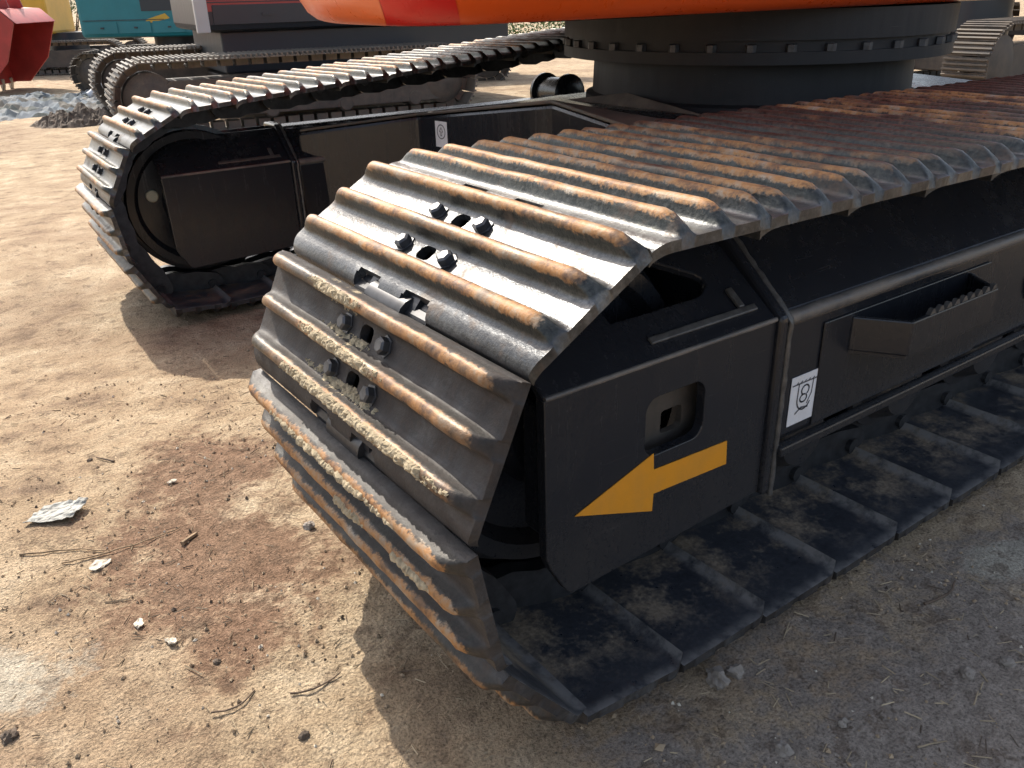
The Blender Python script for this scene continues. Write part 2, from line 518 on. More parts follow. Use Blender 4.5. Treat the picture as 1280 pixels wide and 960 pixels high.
def shoe_mesh(name, seed):
    r = random.Random(seed)
    gp = [(-.0215, 0), (-.0155, .0020), (-.0120, .0070), (-.0104, .0155), (-.0084, .0220), (-.0046, .0250), (.0, .0257), (.0046, .0250),
          (.0084, .0220), (.0104, .0155), (.0120, .0070), (.0155, .0020), (.0215, 0)]
    prof = []
    for gi in range(3):
        u0 = UC + (gi - 1) * SP
        for k, (du, g) in enumerate(gp):
            if gi == 0 and k < 3: du, g = (-.0122, -.0112, -.0108)[k], (.0005, .004, .009)[k]
            prof.append((u0 + du, 0.0, g))
    e = UC + SP + 0.0215
    prof += [(e + .006, -.0004, 0), (e + .013, -.0020, 0), (e + .020, -.0055, 0), (e + .0255, -.0102, 0), (e + .0285, -.0150, 0)]
    np_ = len(prof)
    half = [0.017, 0.030, 0.0345, 0.048, 0.082, 0.0955, 0.10, 0.135, 0.17, 0.205, 0.24, 0.27, W - .042, W - .030, W - .018, W - .008, W - .002, W]
    ys = [-h for h in reversed(half)] + [0.0] + half
    ny = len(ys)
    def fac(y):
        d = W - abs(y)
        return 0.06 + 0.94 * math.sin(math.pi / 2 * max(0.0, d) / 0.042) ** 0.75 if d < 0.042 else 1.0
    b = MB(); top = {}; bot = {}
    ph = r.uniform(0, 50)
    for i, (u, zb, g) in enumerate(prof):
        for j, y in enumerate(ys):
            wob = noise.noise(Vector((u * 9 + ph, y * 13, ph)))
            wob2 = noise.noise(Vector((u * 60 + ph, y * 55, ph)))
            z = zb + g * fac(y) * (1 + 0.07 * wob + 0.05 * wob2)
            uu = u + (0.0012 * wob2 if g > 0 else 0)
            yy = y
            if abs(y) > W - 0.02: yy = y + 0.0018 * wob2 - math.copysign(0.004 * (g / GR if g > .01 else 0), y) + math.copysign(0.003 * wob, y)
            if u > e and abs(y) > .2:
                yy -= math.copysign(.011 * ((u - e) / .0285) ** 1.6 * (abs(y) - .2) / (W - .2), y)
            top[i, j] = len(b.v); b.v.append(Vector((uu, yy, z)))
            bot[i, j] = len(b.v); b.v.append(Vector((u, yy if u > e else y, zb - 0.014)))
    def present(i, j):
        if not (0 <= i < np_ - 1 and 0 <= j < ny - 1): return False
        ym = (ys[j] + ys[j + 1]) / 2; um = (prof[i][0] + prof[i + 1][0]) / 2
        if i in (12, 25) and abs(ym) < 0.017: return False
        a = abs(ym)
        if um > e + 0.003:
            if 0.0345 < a < 0.0955: return False
            if um > e + 0.012 and 0.030 < a < 0.10: return False
        return True
    for i in range(np_ - 1):
        for j in range(ny - 1):
            if not present(i, j): continue
            b.face([top[i, j], top[i + 1, j], top[i + 1, j + 1], top[i, j + 1]], 0)
            b.face([bot[i, j], bot[i, j + 1], bot[i + 1, j + 1], bot[i + 1, j]], 1)
            for di, dj, q in ((-1, 0, ((i, j), (i, j + 1))), (1, 0, ((i + 1, j + 1), (i + 1, j))), (0, -1, ((i + 1, j), (i, j))), (0, 1, ((i, j + 1), (i + 1, j + 1)))):
                if not present(i + di, j + dj):
                    p, q2 = q
                    b.face([top[p], top[q2], bot[q2], bot[p]], 0)
    # rounded corners of the mud holes
    for i in (12, 25):
        u0, u1 = prof[i][0], prof[i + 1][0]
        for ua, sg in ((u0, 1), (u1, -1)):
            for ya, sy in ((-0.017, 1), (0.017, -1)):
                k = len(b.v)
                for zz in (-0.0004, -0.011):
                    b.v += [Vector((ua, ya, zz)), Vector((ua + sg * .008, ya, zz)), Vector((ua + sg * .0025, ya + sy * .0025, zz)), Vector((ua, ya + sy * .008, zz))]
                b.face([k, k + 1, k + 2, k + 3], 0)
                b.face([k + 1, k + 5, k + 6, k + 2], 0); b.face([k + 2, k + 6, k + 7, k + 3], 0)
    me = b.mesh(name, [M['shoe'], M['shoe_in']], 42)
    return me

def bolt_mesh():
    b = MB()
    b.lathe([(0.0, .0155), (.003, .0155), (.0032, .0120), (.012, .0120), (.0145, .0085)], 'Z', (0, 0, 0), 6)
    return b.mesh('bolt', M['bolt'], 30)

def link_mesh():
    b = MB(); zp = -HP
    for s in (1, -1):
        poly = []
        for k in range(9):
            a = R(90 + 180 * k / 8); poly.append((-0.095 + .040 * math.cos(a), zp - .004 + .040 * math.sin(a) * (1 if math.sin(a) < 0 else .45)))
        poly += [(-.04, zp - .052), (0.0, zp - .046), (.04, zp - .052)]
        for k in range(9):
            a = R(-90 + 180 * k / 8); poly.append((0.095 + .040 * math.cos(a), zp - .004 + .040 * math.sin(a) * (1 if math.sin(a) < 0 else .45)))
        poly += [(.05, -.0125), (-.05, -.0125)]
        k0 = len(b.v)
        b.prism(poly, 1, -0.015, 0.015)
        for i in range(k0, len(b.v)):
            v = b.v[i]; v.y += s * (0.066 + 0.016 * max(-1, min(1, v.x / 0.06)))
    b.lathe([(-.050, .026), (.050, .026)], 'Y', (-.095, 0, zp), 14)
    b.lathe([(-.100, .017), (.100, .017)], 'Y', (.095, 0, zp), 10)
    return b.mesh('track_link', M['link'], 35)

SHOES = [shoe_mesh('track_shoe', s) for s in range(7)]
BOLT = bolt_mesh(); LINK = link_mesh()

def chain(phase, alpha, xs):
    """pin-to-pin chain round idler (0,ZC) and sprocket (xs,ZC): list of (mid, n, t)"""
    out = []
    def from_pins(a, b):          # a upstream (towards the top run), b downstream
        t = (b - a).normalized(); n = Vector((t.z, 0, -t.x))
        return ((a + b) / 2, n, t)
    P0 = Vector((-RP * math.sin(phase - STEP / 2), 0, ZC + RP * math.cos(phase - STEP / 2)))
    tops = []
    p = P0; tt = Vector((-math.cos(alpha), 0, -math.sin(alpha)))
    while p.x < xs:
        q = p - tt * PITCH
        # the slope of the run dies out behind the middle rollers
        tt = Vector((-math.cos(alpha * ss(2.6, 1.4, q.x)), 0, -math.sin(alpha * ss(2.6, 1.4, q.x))))
        tops.append((q, p)); p = q
    topend = p
    fr = []
    a = P0
    for i in range(1, 12):
        ang = phase - STEP / 2 + i * STEP
        q = Vector((-RP * math.sin(ang), 0, ZC + RP * math.cos(ang)))
        if ang > math.pi - 0.20 * STEP or q.x > a.x + 0.17 or (q.x > a.x and q.z < HP + GR + .05):
            break
        fr.append((a, q)); a = q
    zb = HP + GR
    if a.z > zb + 0.12:
        dz = a.z - zb - .018
        q = Vector((a.x + math.sqrt(PITCH ** 2 - dz ** 2), 0, zb + .018)); fr.append((a, q)); a = q
    if a.z > zb + 0.002:
        q = Vector((a.x + math.sqrt(PITCH ** 2 - (a.z - zb) ** 2), 0, zb)); fr.append((a, q)); a = q
    bots = []
    while a.x < xs - 0.05:
        q = a + Vector((PITCH, 0, 0)); bots.append((a, q)); a = q
    # rear end: arc through evenly spaced pins from a up to topend
    rear = []
    zt = topend.z; r2 = (zt - a.z) / 2
    n = max(3, round(math.pi * r2 / PITCH))
    cx, cz = (a.x + topend.x) / 2, (a.z + zt) / 2
    prev = a
    for k in range(1, n + 1):
        th = -math.pi / 2 + math.pi * k / n
        q = Vector((cx + r2 * math.cos(th), 0, cz + r2 * math.sin(th))) if k < n else topend
        rear.append((prev, q)); prev = q
    order = list(reversed(tops)) + fr + bots + rear
    return [from_pins(x, y) for x, y in order], len(tops)

def lay_track(base, phase, alpha, nbolt, xs=3.35):
    ch, nt = chain(phase, alpha, xs)
    made = []
    for i, (mid, n, t) in enumerate(ch):
        y = n.cross(t)
        m = Matrix((t, y, n)).transposed().to_4x4(); m.translation = mid + n * HP
        if n.z < -.98: m = m @ Matrix.Rotation(R(0.6 + rnd.uniform(-.3, .3)), 4, 'Y') @ Matrix.Rotation(R(rnd.uniform(-.7, .7)), 4, 'X')
        else: m = m @ Matrix.Rotation(R(rnd.uniform(-.7, .7)), 4, 'Y') @ Matrix.Translation((0, rnd.uniform(-.0025, .0025), 0))
        o = link('track_shoe', SHOES[rnd.randrange(7)], EX)
        o.matrix_local = EXI @ base @ m
        l = link('track_link', LINK, o)
        k = i - nt          # 0 = first shoe on the idler (A), -1 = first flat one
        if -nbolt <= k <= 4:
            for u in (UC - SP / 2, UC + SP / 2):
                for yy in (-0.056, 0.056):
                    bo = link('bolt', BOLT, o)
                    bo.matrix_local = Matrix.Translation((u, yy, -0.0008)) @ Matrix.Rotation(rnd.uniform(0, 1), 4, 'Z')
        o.color = (0.12 if k == 1 else .3, .0, .3, 1) if 1 <= k <= 2 and nbolt == 6 else ((0.4, .5, .5, 1) if k > 2 else ((1.0, .25, 1, 1) if k > -4 else (1.0, .95, 1, 1) if k > -9 else (1.0, 1.7, 1, 1)))
        made.append((k, o))
    return dict(made)

NEAR = Matrix.Identity(4)
FAR = Matrix.Translation((0.1502, 2.3214, -0.0832)) @ Matrix.Rotation(-0.0521, 4, 'Z') @ Matrix.Rotation(-0.0049, 4, 'Y') @ Matrix.Rotation(-0.0267, 4, 'X')
near_shoes = lay_track(NEAR, 0.5339, -0.0121, 6)
far_shoes = lay_track(FAR, 0.4702, 0.0743, 5)

# ---- mud caked on the second idler shoe
def shoe_height(u):
    best = 0.0
    for g in range(3):
        d = abs(u - (UC + (g - 1) * SP))
        best = max(best, GR if d < .005 else GR * (1 - ss(.005, .013, d)))
    if u > UC + SP + .022: best = -.5 * (u - UC - SP - .022) ** 2 * 60
    return best
def mud_mesh(spans, seed, crumbs):
    r = random.Random(seed); b = MB()
    st = .0021; u0, y0 = -.10, -W; nu, ny = 94, int(2 * W / st)
    def amount(u, y):
        m = 0.0
        for us, ya, yb, w in spans:
            du = (u - us) / (w * 1.9); dy = ((y - (ya + yb) / 2) / ((yb - ya) * .5)) if yb > ya else 9
            m = max(m, 1.15 - du * du - abs(dy) ** 3)
        q = Vector((u * 70 + seed, y * 70, seed))
        if m < .12: return -1.0
        return m * .6 - .22 + .5 * noise.noise(q) + .32 * noise.noise(q * 2.6) + .2 * noise.noise(q * 6)
    idx = {}; A = {}
    for i in range(nu):
        for j in range(ny):
            A[i, j] = amount(u0 + i * st, y0 + j * st)
    def vid(i, j):
        if (i, j) not in idx:
            u, y = u0 + i * st, y0 + j * st
            a = A[i, j]; idx[i, j] = len(b.v)
            b.v.append(Vector((u + r.uniform(-.0006, .0006), y + r.uniform(-.0006, .0006), shoe_height(u) + (.0042 * min(1, a * 2) + .003 * a * r.uniform(.5, 1.3) if a > 0 else -.002))))
        return idx[i, j]
    for i in range(nu - 1):
        for j in range(ny - 1):
            q = ((i, j), (i + 1, j), (i + 1, j + 1), (i, j + 1))
            if sum(A[k] > 0 for k in q) >= 2: b.face([vid(*k) for k in q])
    for _ in range(crumbs):
        u, ya, yb, w = r.choice(spans); y = r.uniform(ya, yb); uu = u + r.gauss(0, w * 1.1)
        if amount(uu, y) < -.05: continue
        s_ = r.uniform(.0007, .0022); z = shoe_height(uu) + s_ * .8
        k = len(b.v)
        for p in ((1, 0, 0), (-1, 0, 0), (0, 1, 0), (0, -1, 0), (0, 0, 1), (0, 0, -1)):
            b.v.append(Vector(p) * s_ * r.uniform(.6, 1.4) + Vector((uu, y, z)))
        for q in ((0, 2, 4), (2, 1, 4), (1, 3, 4), (3, 0, 4), (2, 0, 5), (1, 2, 5), (3, 1, 5), (0, 3, 5)):
            b.face([k + i for i in q])
    return b.mesh('dried_mud', M['mud'])
g1, g2, g3 = UC - SP, UC, UC + SP
B_ = near_shoes[1]
o = link('dried_mud', mud_mesh([(g1, -.16, .01, .0065), (g1 + .008, -.13, -.02, .006), (g2, -.16, .11, .006), (g2 - .012, -.13, .04, .006), (g3, -.2, .30, .0055), (g3 - .014, -.15, .1, .007), (g3, -.16, .08, .007)], 3, 1500), B_)
tag(o, 'tan mud dried onto the grousers', kind='stuff')
C_ = near_shoes[2]
o = link('dried_mud', mud_mesh([(g1, -.22, .2, .004), (g2, -.02, .08, .007), (g2, .15, .26, .006)], 5, 150), C_)
tag(o, kind='stuff')

# ---- wheels, frame
def wheel_set(base, far=False):
    mb = MB()
    mb.lathe([(-.078, .05), (-.078, .105), (-.052, .125), (-.046, .205), (-.072, .222), (-.072, .248), (-.036, .252), (-.034, .268), (.034, .268), (.036, .252), (.072, .248), (.072, .222), (.046, .205), (.052, .125), (.078, .105), (.078, .05)], 'Y', (0, 0, ZC), 56)
    idl = mb.build('idler_wheel', M['black'], EX, 40); idl.matrix_local = EXI @ base
    if far:
        b = MB(); b.lathe([(-.066, .0), (-.066, .018), (-.062, .022), (-.044, .022)], 'Y', (-.155, 0, ZC + .035), 20)
        b.build('grease_plug', M['plug'], idl, 30)
    b = MB(); b.lathe([(-.10, .09), (-.06, .10), (-.055, .26), (-.03, .275), (.03, .275), (.055, .26), (.06, .10), (.10, .09)], 'Y', (3.35, 0, ZC), 36)
    s = b.build('sprocket', M['black'], EX, 40); s.matrix_local = EXI @ base
    for k in range(8):
        x = 0.52 + 0.34 * k
        b = MB(); b.lathe([(-.155, .03), (-.150, .06), (-.105, .085), (-.098, .105), (-.082, .105), (-.078, .082), (.078, .082), (.082, .105), (.098, .105), (.105, .085), (.150, .06), (.155, .03)], 'Y', (x, 0, .057 + .052 + .085), 22)
        q = b.build('track_roller', M['black'], EX, 40); q.matrix_local = EXI @ base
    for x in (1.70, 2.5):
        b = MB(); b.lathe([(-.115, .03), (-.11, .075), (-.10, .085), (-.085, .085), (-.078, .066), (.078, .066), (.085, .085), (.10, .085), (.11, .075), (.115, .03)], 'Y', (x, 0, .615), 24)
        b.box((x - .03, -.19, .50), (x + .03, -.12, .62))
        q = b.build('carrier_roller', M['black'], EX, 40); q.matrix_local = EXI @ base

def side_frame(base, near):
    mb = MB()
    prof = [(-.2, .25), (-.2, .485), (-.06, .60), (.06, .60), (.2, .485), (.2, .25)]
    mb.prism(prof, 0, .349, 3.05)
    f = mb.build('side_frame', M['black'], EX, 30, .016); f.matrix_local = EXI @ base
    # lower flange
    b = MB()
    for s in (-1, 1):
        b.box((.352, min(s * .202, s * .222), .238), (3.02, max(s * .202, s * .222), .257))
    b.build('lower_flange', M['black'], f, None, .004)
    for s in (-1, 1):
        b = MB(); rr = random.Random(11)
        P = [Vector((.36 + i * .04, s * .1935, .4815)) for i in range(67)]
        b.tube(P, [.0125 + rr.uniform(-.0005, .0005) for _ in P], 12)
        b.build('edge_sheen', M['edgesheen'], f, 60)  # pale tube stands in for the sky's sheen on the bent edge
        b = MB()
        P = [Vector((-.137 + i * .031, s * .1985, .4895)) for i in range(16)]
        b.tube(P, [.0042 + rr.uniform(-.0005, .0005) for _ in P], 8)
        b.build('edge_weld', M['edgesheen'], f, 60)
    # nose: two cheek plates with a window each, two sloping shoulder plates with an opening
    for s in (-1, 1):
        out = [(-.139, .488), (-.136, .236), (-.128, .215), (-.100, .166), (-.089, .155), (.328, .172), (.328, .488)]
        hole = rrect(.048, .172, .335, .432, .024)
        b = MB(); b.plate(out, [hole] if near else [], lambda p, d, s=s: (p[0], s * (.2 - d), p[1]), .018)
        b.build('nose_plate', M['black'], f, None, .0035)
        # shoulder: q along the slope from the lower edge
        sl = Vector((0, -s * .145, .107)); L = sl.length; sl.normalize(); nn = Vector((0, s * .107, .145)).normalized()
        o0 = Vector((0, s * .1985, .4925))
        out2 = [(-.139, 0), (.328, 0), (.328, L), (-.03, L), (-.139, L * .55)]
        hole2 = [(.03, .075), (.205, .075), (.225, .08), (.241, .092), (.243, .104), (.235, .115), (.165, .162), (.02, .162)]
        b = MB(); b.plate(out2, [hole2] if near else [], lambda p, d: o0 + Vector((p[0], 0, 0)) + sl * p[1] - nn * d, .014)
        b.build('shoulder_plate', M['black'], f, None, .003)
        b = MB()
        for x0, x1, q in ((.07, .30, .022),):
            mt = Matrix((Vector((1, 0, 0)), sl, nn)).transposed().to_4x4(); mt.translation = o0
            b.box((x0, q, 0.0006), (x1, q + .012, .006), 0, mt)
            b.box((x1 - .035, q + .012, 0.0006), (x1 - .022, q + .05, .007), 0, mt)
        b.build('shoulder_rib', M['edge'], f, None, .002)
        b = MB(); b.plate([(-.12, .25), (-.12, .46), (.0, .46), (.0, .25)], [], lambda p, d, s=s: (p[0], s * (.175 - d), p[1]), .05)
        b.build('idler_bearing_block', M['black'], f, None, .006)
    for s in (-1, 1):
        b = MB(); b.plate([(.045, .17), (.325, .17), (.325, .475), (.045, .475)], [rrect(.122, .168, .335, .375, .006, 2)], lambda p, d, s=s: (p[0], s * (.158 - d), p[1]), .012)
        b.build('inner_web', M['dusty'], f)
    # weld hoops where nose and beam meet
    for x0, x1, e in ((.3285, .349, .010),):
        outer = [(-.2 - e, .166), (-.2 - e, .488 + e * .3), (-.06 - e * .4, .602 + e), (.06 + e * .4, .602 + e), (.2 + e, .488 + e * .3), (.2 + e, .166)]
        b = MB(); b.prism(outer, 0, x0, x1)
        b.build('weld_hoop', M['black'], f, None, .006)
        pts = []
        for p in outer:
            pts.append((x1 + .003, p[0] * .993, p[1] - .004))
        b = MB(); rr = random.Random(4); fine = []
        for i in range(len(pts) - 1):
            a, c = Vector(pts[i]), Vector(pts[i + 1]); k = max(2, int((c - a).length / .012))
            for j in range(k): fine.append(a.lerp(c, j / k) + Vector((rr.uniform(-.0008, .0008), 0, rr.uniform(-.0008, .0008))))
        b.tube(fine, [.0055 + rr.uniform(-.001, .0012) for _ in fine], 6)
        b.build('weld_bead', M['edge'], f, 60)
    return f

wheel_set(NEAR); wheel_set(FAR, True)
FN = side_frame(NEAR, True); FF = side_frame(FAR, False)

# ---- near frame: arrow, sticker, step
b = MB()
yA = -.2018
arrow = [(-0.086, 0.291), (0.066, 0.34), (0.068, 0.311), (0.232, 0.305), (0.235, 0.261), (0.07, 0.268), (0.069, 0.237)]
b.plate(arrow, [], lambda p, d: (p[0], yA + d, p[1]), .0012)
o = b.build('arrow_decal', M['yellow'], FN); o['label'] = 'yellow arrow pointing to the idler'
def sticker(parent, origin, ex, ez, nrm, w, h, kind, name='sticker'):
    origin, ex, ez, nrm = Vector(origin), Vector(ex).normalized(), Vector(ez).normalized(), Vector(nrm).normalized()
    P = lambda p, d: origin + ex * p[0] + ez * p[1] + nrm * (.0014 - d)
    b = MB(); b.plate([(0, 0), (w, 0), (w, h), (0, h)], [], P, .0010)
    s = b.build(name, M['white'], parent); s['label'] = 'white warning sticker with grey line symbol'
    b = MB()
    def stroke(pts, r):
        pts = [Vector(p) for p in pts]
        for i in range(len(pts) - 1):
            a, c = pts[i], pts[i + 1]; d = (c - a); 
            if d.length < 1e-6: continue
            d.normalize(); n = Vector((-d.y, d.x)) * r
            a2, c2 = a - d * r * .6, c + d * r * .6
            k = len(b.v)
            for q in (a2 - n, c2 - n, c2 + n, a2 + n):
                b.v.append(origin + ex * q.x + ez * q.y + nrm * .0019)
            b.face([k, k + 1, k + 2, k + 3])
    def arc(cx, cy, rx, ry, a0, a1, n=20):
        return [(cx + rx * math.cos(R(a0 + (a1 - a0) * i / n)), cy + ry * math.sin(R(a0 + (a1 - a0) * i / n))) for i in range(n + 1)]
    if kind == 'up':
        stroke(arc(w * .5, h * .60, w * .33, w * .36, 0, 360, 28), w * .028)
        stroke([(w * .45, h * .45), (w * .45, h * .60), (w * .36, h * .60), (w * .5, h * .76), (w * .64, h * .60), (w * .55, h * .60), (w * .55, h * .45), (w * .45, h * .45)], w * .022)
    else:
        stroke([(w * .04, h * .83), (w * .96, h * .83)], w * .016)
        for k in range(6): stroke([(w * (.16 + k * .13), h * .835), (w * (.22 + k * .13), h * .87)], w * .012)
        stroke([(w * .25, h * .83), (w * .24, h * .5)] + arc(w * .47, h * .50, w * .23, h * .24, 180, 330, 14), w * .018)
        stroke([(w * .72, h * .83), (w * .70, h * .55), (w * .58, h * .36)], w * .016)
        stroke(arc(w * .48, h * .66, w * .12, h * .10, -60, 240), w * .018)
        stroke(arc(w * .44, h * .50, w * .11, h * .08, 60, 400), w * .018)
        stroke([(w * .22, h * .22), (w * .40, h * .31), (w * .62, h * .28)], w * .02)
    o = b.build('sticker_symbol', M['ink'], parent)
sticker(FN, (.386, -.2006, .2785), (1, 0, .0), (0, 0, 1), (0, -1, 0), .083, .092, 'hook')

def step(f):
    b = MB()
    b.box((.455, -.2045, .262), (1.0, -.2006, .455))
    b.build('step_backing_plate', M['black'], f, None, .002)
    b = MB()
    # open tray: outer wall with chamfered ends, thin floor
    yo, yi = -.285, -.2046
    for p, q in (((.53, yi), (.585, yo)), ((.585, yo), (.87, yo)), ((.87, yo), (.925, yi))):
        d = Vector((q[0] - p[0], q[1] - p[1], 0)).normalized(); n = Vector((d.y, -d.x, 0)) * .009
        k = len(b.v)
        for z in (.385, .448):
            for v in ((p[0], p[1]), (q[0], q[1])):
                b.v.append(Vector((v[0], v[1], z)))
            for v in ((q[0], q[1]), (p[0], p[1])):
                b.v.append(Vector((v[0] - n.x, v[1] - n.y, z)))
        for fc in ((0, 1, 2, 3), (7, 6, 5, 4), (0, 4, 5, 1), (1, 5, 6, 2), (2, 6, 7, 3), (3, 7, 4, 0)):
            b.face([k + i for i in fc])
    s = b.build('boarding_step', M['black'], f, None, .003)
    b = MB()
    b.plate([(.535, yi), (.585, yo + .004), (.87, yo + .004), (.92, yi)], [], lambda p, d: (p[0], p[1], .3845 - d), .006)
    b.build('step_floor', M['black'], f)
    for k in range(9):
        x = .635 + k * .026
        b = MB(); b.prism([(x, .4485), (x + .008, .458), (x + .014, .458), (x + .020, .4485)], 1, yo + .0005, yo + .0085)
        b.build('grip_tooth', M['edge'], f)
step(FN)
b = MB(); b.lathe([(-.206, .052), (-.206, .042), (-.19, .042), (-.19, .0)], 'Y', (1.235, 0, .372), 28, 0, False)
b.build('access_port', M['black'], FN, 30)

# ---- car body between the tracks
b = MB()
plan = [(.52, 2.16), (.90, 1.9), (.985, 1.2), (.90, .42), (.56, .1), (1.2, .1), (1.45, .55), (2.25, .55), (2.5, .1), (3.1, .1), (2.8, .5), (2.7, 1.2), (2.8, 1.9), (3.1, 2.2), (2.5, 2.2), (2.25, 1.75), (1.45, 1.75), (1.2, 2.14)]
def zt(y): return .505 + .14 * ss(2.2, 1.45, y) - .1 * ss(.9, .1, y)
k = len(b.v); n = len(plan)
for x, y in plan: b.v.append(Vector((x, y, .20 + .1 * ss(.6, 1.1, y) * ss(1.8, 1.3, y))))
for x, y in plan: b.v.append(Vector((x, y, zt(y))))
b.face(range(n)); b.face([n + i for i in reversed(range(n))])
for i in range(n):
    j = (i + 1) % n; b.face([i, n + i, n + j, j])
bmx = b.mesh('car_body', M['black'])
bm = bmesh.new(); bm.from_mesh(bmx); bmesh.ops.triangulate(bm, faces=[f for f in bm.faces if len(f.verts) > 4]); bm.to_mesh(bmx); bm.free()
CB = link('car_body', bmx, EX, .012); CB.matrix_local = EXI
b = MB(); b.prism([(.53, 2.155), (.895, 1.905), (.98, 1.2), (.9, .43), (1.2, .43), (1.3, 1.2), (1.2, 2.12)], 2, .0, .010)
for v in b.v: v.z += zt(v.y) + .002
b.build('top_plate', M['dusty'], CB, None, .003)
sticker(CB, (.9145 - .0035, 1.797, .455), (.1286, -1, 0), (0, 0, 1), (-1, -.1286, 0), .068, .092, 'up')

# ---- turntable
TC = (1.9, 1.2)
b = MB(); b.lathe([(.60, .50), (.60, .59), (.622, .59), (.63, .565), (.76, .56)], 'Z', (TC[0], TC[1], 0), 64)
t = b.build('turntable_base', M['greyring'], EX, 40); t.matrix_local = EXI
b = MB(); b.lathe([(.755, .5), (.755, .672), (.79, .672), (.79, .655), (.822, .655), (.822, .67), (.905, .67), (.905, .5)], 'Z', (TC[0], TC[1], 0), 72)
SR = b.build('slewing_ring', M['greyring'], EX, 40); SR.matrix_local = EXI
me = None
for k in range(36):
    a = 2 * math.pi * k / 36
    if me is None:
        bb = MB(); bb.lathe([(0, .016), (.02, .016), (.022, .012)], 'Z', (0, 0, 0), 6); me = bb.mesh('ring_bolt', M['bolt'], 30)
    q = link('ring_bolt', me, SR); q.location = (TC[0] + .662 * math.cos(a), TC[1] + .662 * math.sin(a), .7905)

# ---- upper structure
def rounded_plan(pts, rads, n=8):
    out = []
    m = len(pts)
    for i in range(m):
        p, a, c = Vector(pts[i]), Vector(pts[i - 1]), Vector(pts[(i + 1) % m])
        d1, d2 = (a - p).normalized(), (c - p).normalized()
        r = rads[i]
        s, e = p + d1 * r, p + d2 * r
        for k in range(n + 1):
            t_ = k / n
            out.append(s * (1 - t_) ** 2 + p * 2 * t_ * (1 - t_) + e * t_ ** 2)
    return out
hp = [(.13, 1.20), (.085, .50), (2.75, .46), (3.35, 1.2), (3.1, 2.4), (1.7, 2.75), (1.0, 2.35)]
plan = rounded_plan(hp, [.3, .26, .3, .3, .3, .3, .3])
# resample evenly
def resample(pl, step):
    out = []
    m = len(pl)
    for i in range(m):
        a, c = pl[i], pl[(i + 1) % m]; k = max(1, int((c - a).length / step))
        for j in range(k): out.append(a.lerp(c, j / k))
    return out
plan = resample(plan, .04)
rings = [(.085, .911), (.075, .910), (.065, .912), (.048, .918), (.027, .934), (.011, .962), (.0, 1.0), (0, 1.9), (.02, 1.97), (.07, 2.0)]
def offs(pl, d):
    m = len(pl); out = []
    for i in range(m):
        tn = (pl[(i + 1) % m] - pl[i - 1]).normalized()
        out.append(pl[i] + Vector((-tn.y, tn.x)) * d)
    return out
def area(pl): return sum(pl[i].x * pl[(i + 1) % len(pl)].y - pl[(i + 1) % len(pl)].x * pl[i].y for i in range(len(pl)))
if area(plan) < 0: plan.reverse()
i0 = min(range(len(plan)), key=lambda i: (plan[i] - Vector((.4, 2.0))).length)
plan = plan[i0:] + plan[:i0]
def house_strip(name, mat, sel, push, parent):
    b = MB(); m = len(plan)
    R_ = [[Vector((p.x, p.y, z)) for p in offs(plan, d - push)] for d, z in rings]
    for rr_ in R_: b.v += rr_
    for i in range(len(rings) - 1):
        for j in range(m):
            j2 = (j + 1) % m
            mid = (R_[i][j] + R_[i][j2] + R_[i + 1][j] + R_[i + 1][j2]) / 4
            if sel(mid): b.face([i * m + j, i * m + j2, (i + 1) * m + j2, (i + 1) * m + j])
    if sel is every:
        b.face([j for j in reversed(range(m))]); b.face([(len(rings) - 1) * m + j for j in range(m)])
    me = b.mesh(name, mat, 50)
    bm = bmesh.new(); bm.from_mesh(me)
    bmesh.ops.delete(bm, geom=[v for v in bm.verts if not v.link_faces], context='VERTS')
    bmesh.ops.triangulate(bm, faces=[f for f in bm.faces if len(f.verts) > 4]); bm.to_mesh(me); bm.free()
    return link(name, me, parent)
every = lambda p: True
HS = house_strip('upper_body', M['orange'], every, 0.0, EX); HS.matrix_local = EXI
# red band, and an end painted paler for reflected light: shells cut out of the body's own shape by slanting planes
def cut_band(name, mat, lo, hi, push):
    o = house_strip(name, mat, lambda p: p.x < 1.0 and p.y < 2.32 and p.z < 1.95, push, HS)
    bm = bmesh.new(); bm.from_mesh(o.data)
    nrm = Vector((1, -.5, .3)).normalized()
    for val, sg in ((lo, -1), (hi, 1)):
        if val is None: continue
        pt = Vector((val, .6, .92))
        bmesh.ops.bisect_plane(bm, geom=bm.verts[:] + bm.edges[:] + bm.faces[:], plane_co=pt, plane_no=nrm * sg, clear_outer=True)
    bm.to_mesh(o.data); bm.free()
    return o
cut_band('red_stripe', M['red'], .105, .265, .002)
cut_band('pale_end_reflection', M['salmon'], None, .104, .002)
b = MB(); b.prism([(.75, 1.0), (2.6, .85), (2.95, 1.4), (2.7, 2.3), (1.5, 2.35)], 2, .892, .93)
me = b.mesh('belly_plate', M['greyring'])
bm = bmesh.new(); bm.from_mesh(me); bmesh.ops.triangulate(bm, faces=[f for f in bm.faces if len(f.verts) > 4]); bm.to_mesh(me); bm.free()
q = link('belly_plate', me, EX); q.matrix_local = EXI


# ------------------------------------------------------------------ things lying on the ground
def gz(x, y):
    z = gz0(x, y) - 0.006
    p = Vector((x, y, 0.0))
    z += 0.012 * noise.noise(p * 2.2) + 0.02 * noise.noise(p * 0.7) * min(1, max(abs(x - .2), abs(y - .6)) / 3)
    return z + 0.0055 * noise.noise(p * 11.0)

